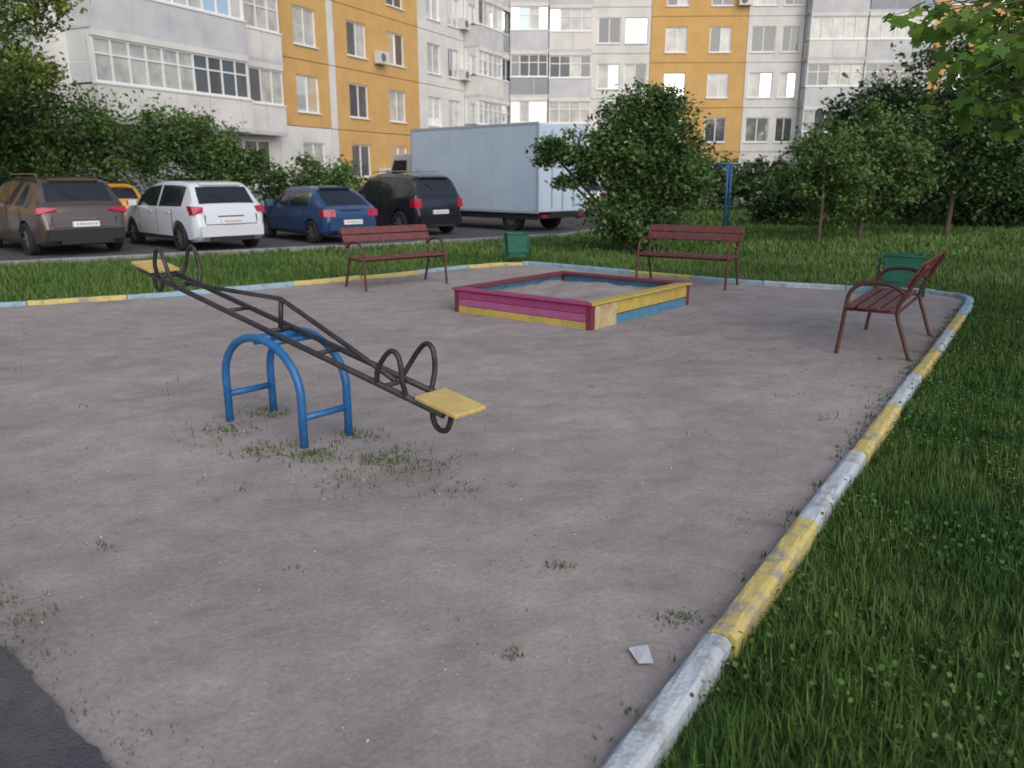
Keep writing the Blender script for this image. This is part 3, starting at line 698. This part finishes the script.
# right midground trees
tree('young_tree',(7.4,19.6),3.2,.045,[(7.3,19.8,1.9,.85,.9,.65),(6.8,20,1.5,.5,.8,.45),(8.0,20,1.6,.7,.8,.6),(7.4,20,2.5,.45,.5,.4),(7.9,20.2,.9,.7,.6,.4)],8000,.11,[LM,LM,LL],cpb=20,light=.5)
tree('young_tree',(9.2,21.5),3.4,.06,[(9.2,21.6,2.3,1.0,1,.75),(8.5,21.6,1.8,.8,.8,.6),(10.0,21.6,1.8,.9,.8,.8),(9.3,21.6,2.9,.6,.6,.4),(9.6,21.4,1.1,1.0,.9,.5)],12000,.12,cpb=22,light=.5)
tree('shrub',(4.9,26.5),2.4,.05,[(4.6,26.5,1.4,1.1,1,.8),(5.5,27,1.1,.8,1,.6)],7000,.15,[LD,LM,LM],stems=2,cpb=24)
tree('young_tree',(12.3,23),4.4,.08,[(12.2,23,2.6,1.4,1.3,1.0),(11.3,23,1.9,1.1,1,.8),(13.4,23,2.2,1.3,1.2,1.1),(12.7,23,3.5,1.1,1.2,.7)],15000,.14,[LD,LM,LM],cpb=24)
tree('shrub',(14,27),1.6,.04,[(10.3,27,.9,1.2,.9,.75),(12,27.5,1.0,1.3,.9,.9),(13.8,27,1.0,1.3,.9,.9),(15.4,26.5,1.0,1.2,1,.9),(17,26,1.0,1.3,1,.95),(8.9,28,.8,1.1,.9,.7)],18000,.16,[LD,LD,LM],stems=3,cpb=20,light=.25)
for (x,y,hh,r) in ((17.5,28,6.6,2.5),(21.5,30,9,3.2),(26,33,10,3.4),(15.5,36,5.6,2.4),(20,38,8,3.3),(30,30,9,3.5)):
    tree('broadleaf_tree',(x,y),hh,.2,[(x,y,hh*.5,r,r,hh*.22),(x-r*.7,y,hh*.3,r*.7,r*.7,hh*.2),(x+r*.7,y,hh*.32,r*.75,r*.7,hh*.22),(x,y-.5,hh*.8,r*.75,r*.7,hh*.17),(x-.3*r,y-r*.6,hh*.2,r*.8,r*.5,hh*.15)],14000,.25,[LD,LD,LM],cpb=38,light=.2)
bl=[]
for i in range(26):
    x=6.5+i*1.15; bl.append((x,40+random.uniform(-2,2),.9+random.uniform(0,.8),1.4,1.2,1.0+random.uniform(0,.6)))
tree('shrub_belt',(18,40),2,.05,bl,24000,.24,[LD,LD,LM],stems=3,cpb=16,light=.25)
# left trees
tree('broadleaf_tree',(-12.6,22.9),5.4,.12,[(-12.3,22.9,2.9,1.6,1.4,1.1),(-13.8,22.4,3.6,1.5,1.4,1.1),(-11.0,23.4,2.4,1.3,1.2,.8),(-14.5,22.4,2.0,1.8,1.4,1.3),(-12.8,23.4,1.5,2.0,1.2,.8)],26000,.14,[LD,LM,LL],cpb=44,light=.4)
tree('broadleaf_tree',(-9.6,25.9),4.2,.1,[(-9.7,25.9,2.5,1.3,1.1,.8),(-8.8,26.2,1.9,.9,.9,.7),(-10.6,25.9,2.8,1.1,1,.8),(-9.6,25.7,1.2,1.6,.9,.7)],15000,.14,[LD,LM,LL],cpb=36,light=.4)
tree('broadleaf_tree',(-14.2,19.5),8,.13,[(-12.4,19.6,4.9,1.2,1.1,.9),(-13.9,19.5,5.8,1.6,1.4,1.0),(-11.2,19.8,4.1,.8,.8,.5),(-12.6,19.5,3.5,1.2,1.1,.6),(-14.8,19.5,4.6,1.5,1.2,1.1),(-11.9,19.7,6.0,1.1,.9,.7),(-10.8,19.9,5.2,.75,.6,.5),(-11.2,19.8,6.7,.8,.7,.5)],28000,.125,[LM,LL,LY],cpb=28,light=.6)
tree('shrub',(-6.6,28.5),2.2,.04,[(-6.9,28.5,1.5,.8,.8,.7),(-6.0,29,1.3,.8,.8,.7),(-7.8,28,1.3,.8,.8,.7)],6000,.15,[LD,LM,LL],stems=2,cpb=22)
# near maple overhanging at right
LN=leafmat('maple_leaf',(.17,.29,.05),.3,.5); LN2=leafmat('maple_leaf_dark',(.09,.18,.035),.3,.45)
def maple():
    e=empty('maple_tree'); B=MB(); base=Vector((7.4,6.0,-.1))
    B.tube(smoothpts([base,base+Vector((.05,0,1.5)),base+Vector((-.1,.1,3.2)),base+Vector((0,.1,5.5))],6),.16,M_bark,12,.07)
    P=[]
    for (s,m,en) in (((7.35,6.05,2.3),(5.1,5.9,2.95),(3.35,5.8,2.38)),((7.35,6.05,2.8),(5.3,6.2,3.15),(3.1,6.3,2.75)),((7.35,6.05,3.1),(5.2,5.5,3.1),(2.80,5.5,2.58)),((7.3,6.1,2.2),(5.4,6.5,2.6),(3.65,6.6,2.12)),((7.35,6.05,3.4),(5.4,6.9,3.3),(3.5,7.2,2.95)),((7.35,6.05,2.5),(5.0,5.0,2.8),(3.0,5.0,2.42)),((7.3,6.1,2.9),(5.4,6.2,2.9),(3.45,6.2,2.5)),((7.3,6.1,2.9),(5.2,5.6,2.9),(3.15,5.5,2.3)),((7.3,6.1,2.6),(5.2,6.0,2.7),(3.5,6.0,2.2))):
        pts=smoothpts([s,((Vector(s)+Vector(m))/2+Vector((0,0,.12))),m,en],8); B.tube(pts,.028,M_bark,7,.004)
        for i,p in enumerate(pts[8:]):
            for q in range(2):
                d=Vector((random.gauss(0,.22),random.gauss(0,.22),random.gauss(-.08,.09))); tip=p+d
                B.tube([p,p+d*.5+Vector((0,0,.03)),tip],.004,M_bark,4,.002)
                for w in range(6):
                    t=random.uniform(.3,1.1); P.append(p+d*t+Vector((random.gauss(0,.06),random.gauss(0,.06),random.gauss(-.04,.05))))
    B.obj('trunk_and_limbs',e,True)
    V=[(0,0,0)]; R=[(-150,.30),(-105,.42),(-80,.30),(-52,.55),(-24,.36),(0,.62),(24,.36),(52,.55),(80,.30),(105,.42),(150,.30)]
    for a,r in R: V.append((r*math.sin(math.radians(a)),r*math.cos(math.radians(a)),-.14*r*(1+.5*math.cos(math.radians(a)))))
    Fq=[(0,i,i+1) for i in range(1,len(R))]
    P=np.array([tuple(p) for p in P]); n=len(P)
    scatter('crown',V,Fq,P,randrot(n,.5),rs.uniform(.10,.20,n),[LN,LN2],(rs.uniform(size=n)<.45).astype(int),e)
    foliage('upper_crown',[(7.4,6.2,5.2,2.2,2,1.3),(6.8,6.5,4.8,1.3,1.4,.8)],9000,.16,[LN2,LN2,LN],e)
maple()

# ------------------------------------------------------------ light, world, camera
el,az=34,155   # soft evening light, from behind the camera to the right
W=bpy.data.worlds.new('World'); S.world=W; W.use_nodes=True; nt=W.node_tree
sk=nt.nodes.new('ShaderNodeTexSky'); sk.sky_type='NISHITA'; sk.sun_disc=False; sk.sun_elevation=math.radians(el); sk.sun_rotation=math.radians(az)
sk.dust_density=1.5
bg=nt.nodes['Background']; bg.inputs['Strength'].default_value=.15; nt.links.new(sk.outputs[0],bg.inputs[0])
sd=bpy.data.lights.new('sun','SUN'); sd.energy=2.1; sd.angle=math.radians(70); sd.color=(1,.94,.88)
so=bpy.data.objects.new('sun',sd); COL.objects.link(so)
d=Vector((math.sin(math.radians(az))*math.cos(math.radians(el)),math.cos(math.radians(az))*math.cos(math.radians(el)),math.sin(math.radians(el))))
so.rotation_euler=d.to_track_quat('Z','Y').to_euler()
cd=bpy.data.cameras.new('camera'); cd.lens=28.1; cd.sensor_width=36; cd.clip_end=2000
cd.dof.use_dof=True; cd.dof.focus_distance=4.5; cd.dof.aperture_fstop=2.8
co=bpy.data.objects.new('camera',cd); COL.objects.link(co); co.location=(0,0,1.6); co.rotation_euler=(math.radians(90-14.6),0,0); S.camera=co
S.view_settings.view_transform='Standard'; S.view_settings.look='None'; S.view_settings.exposure=0
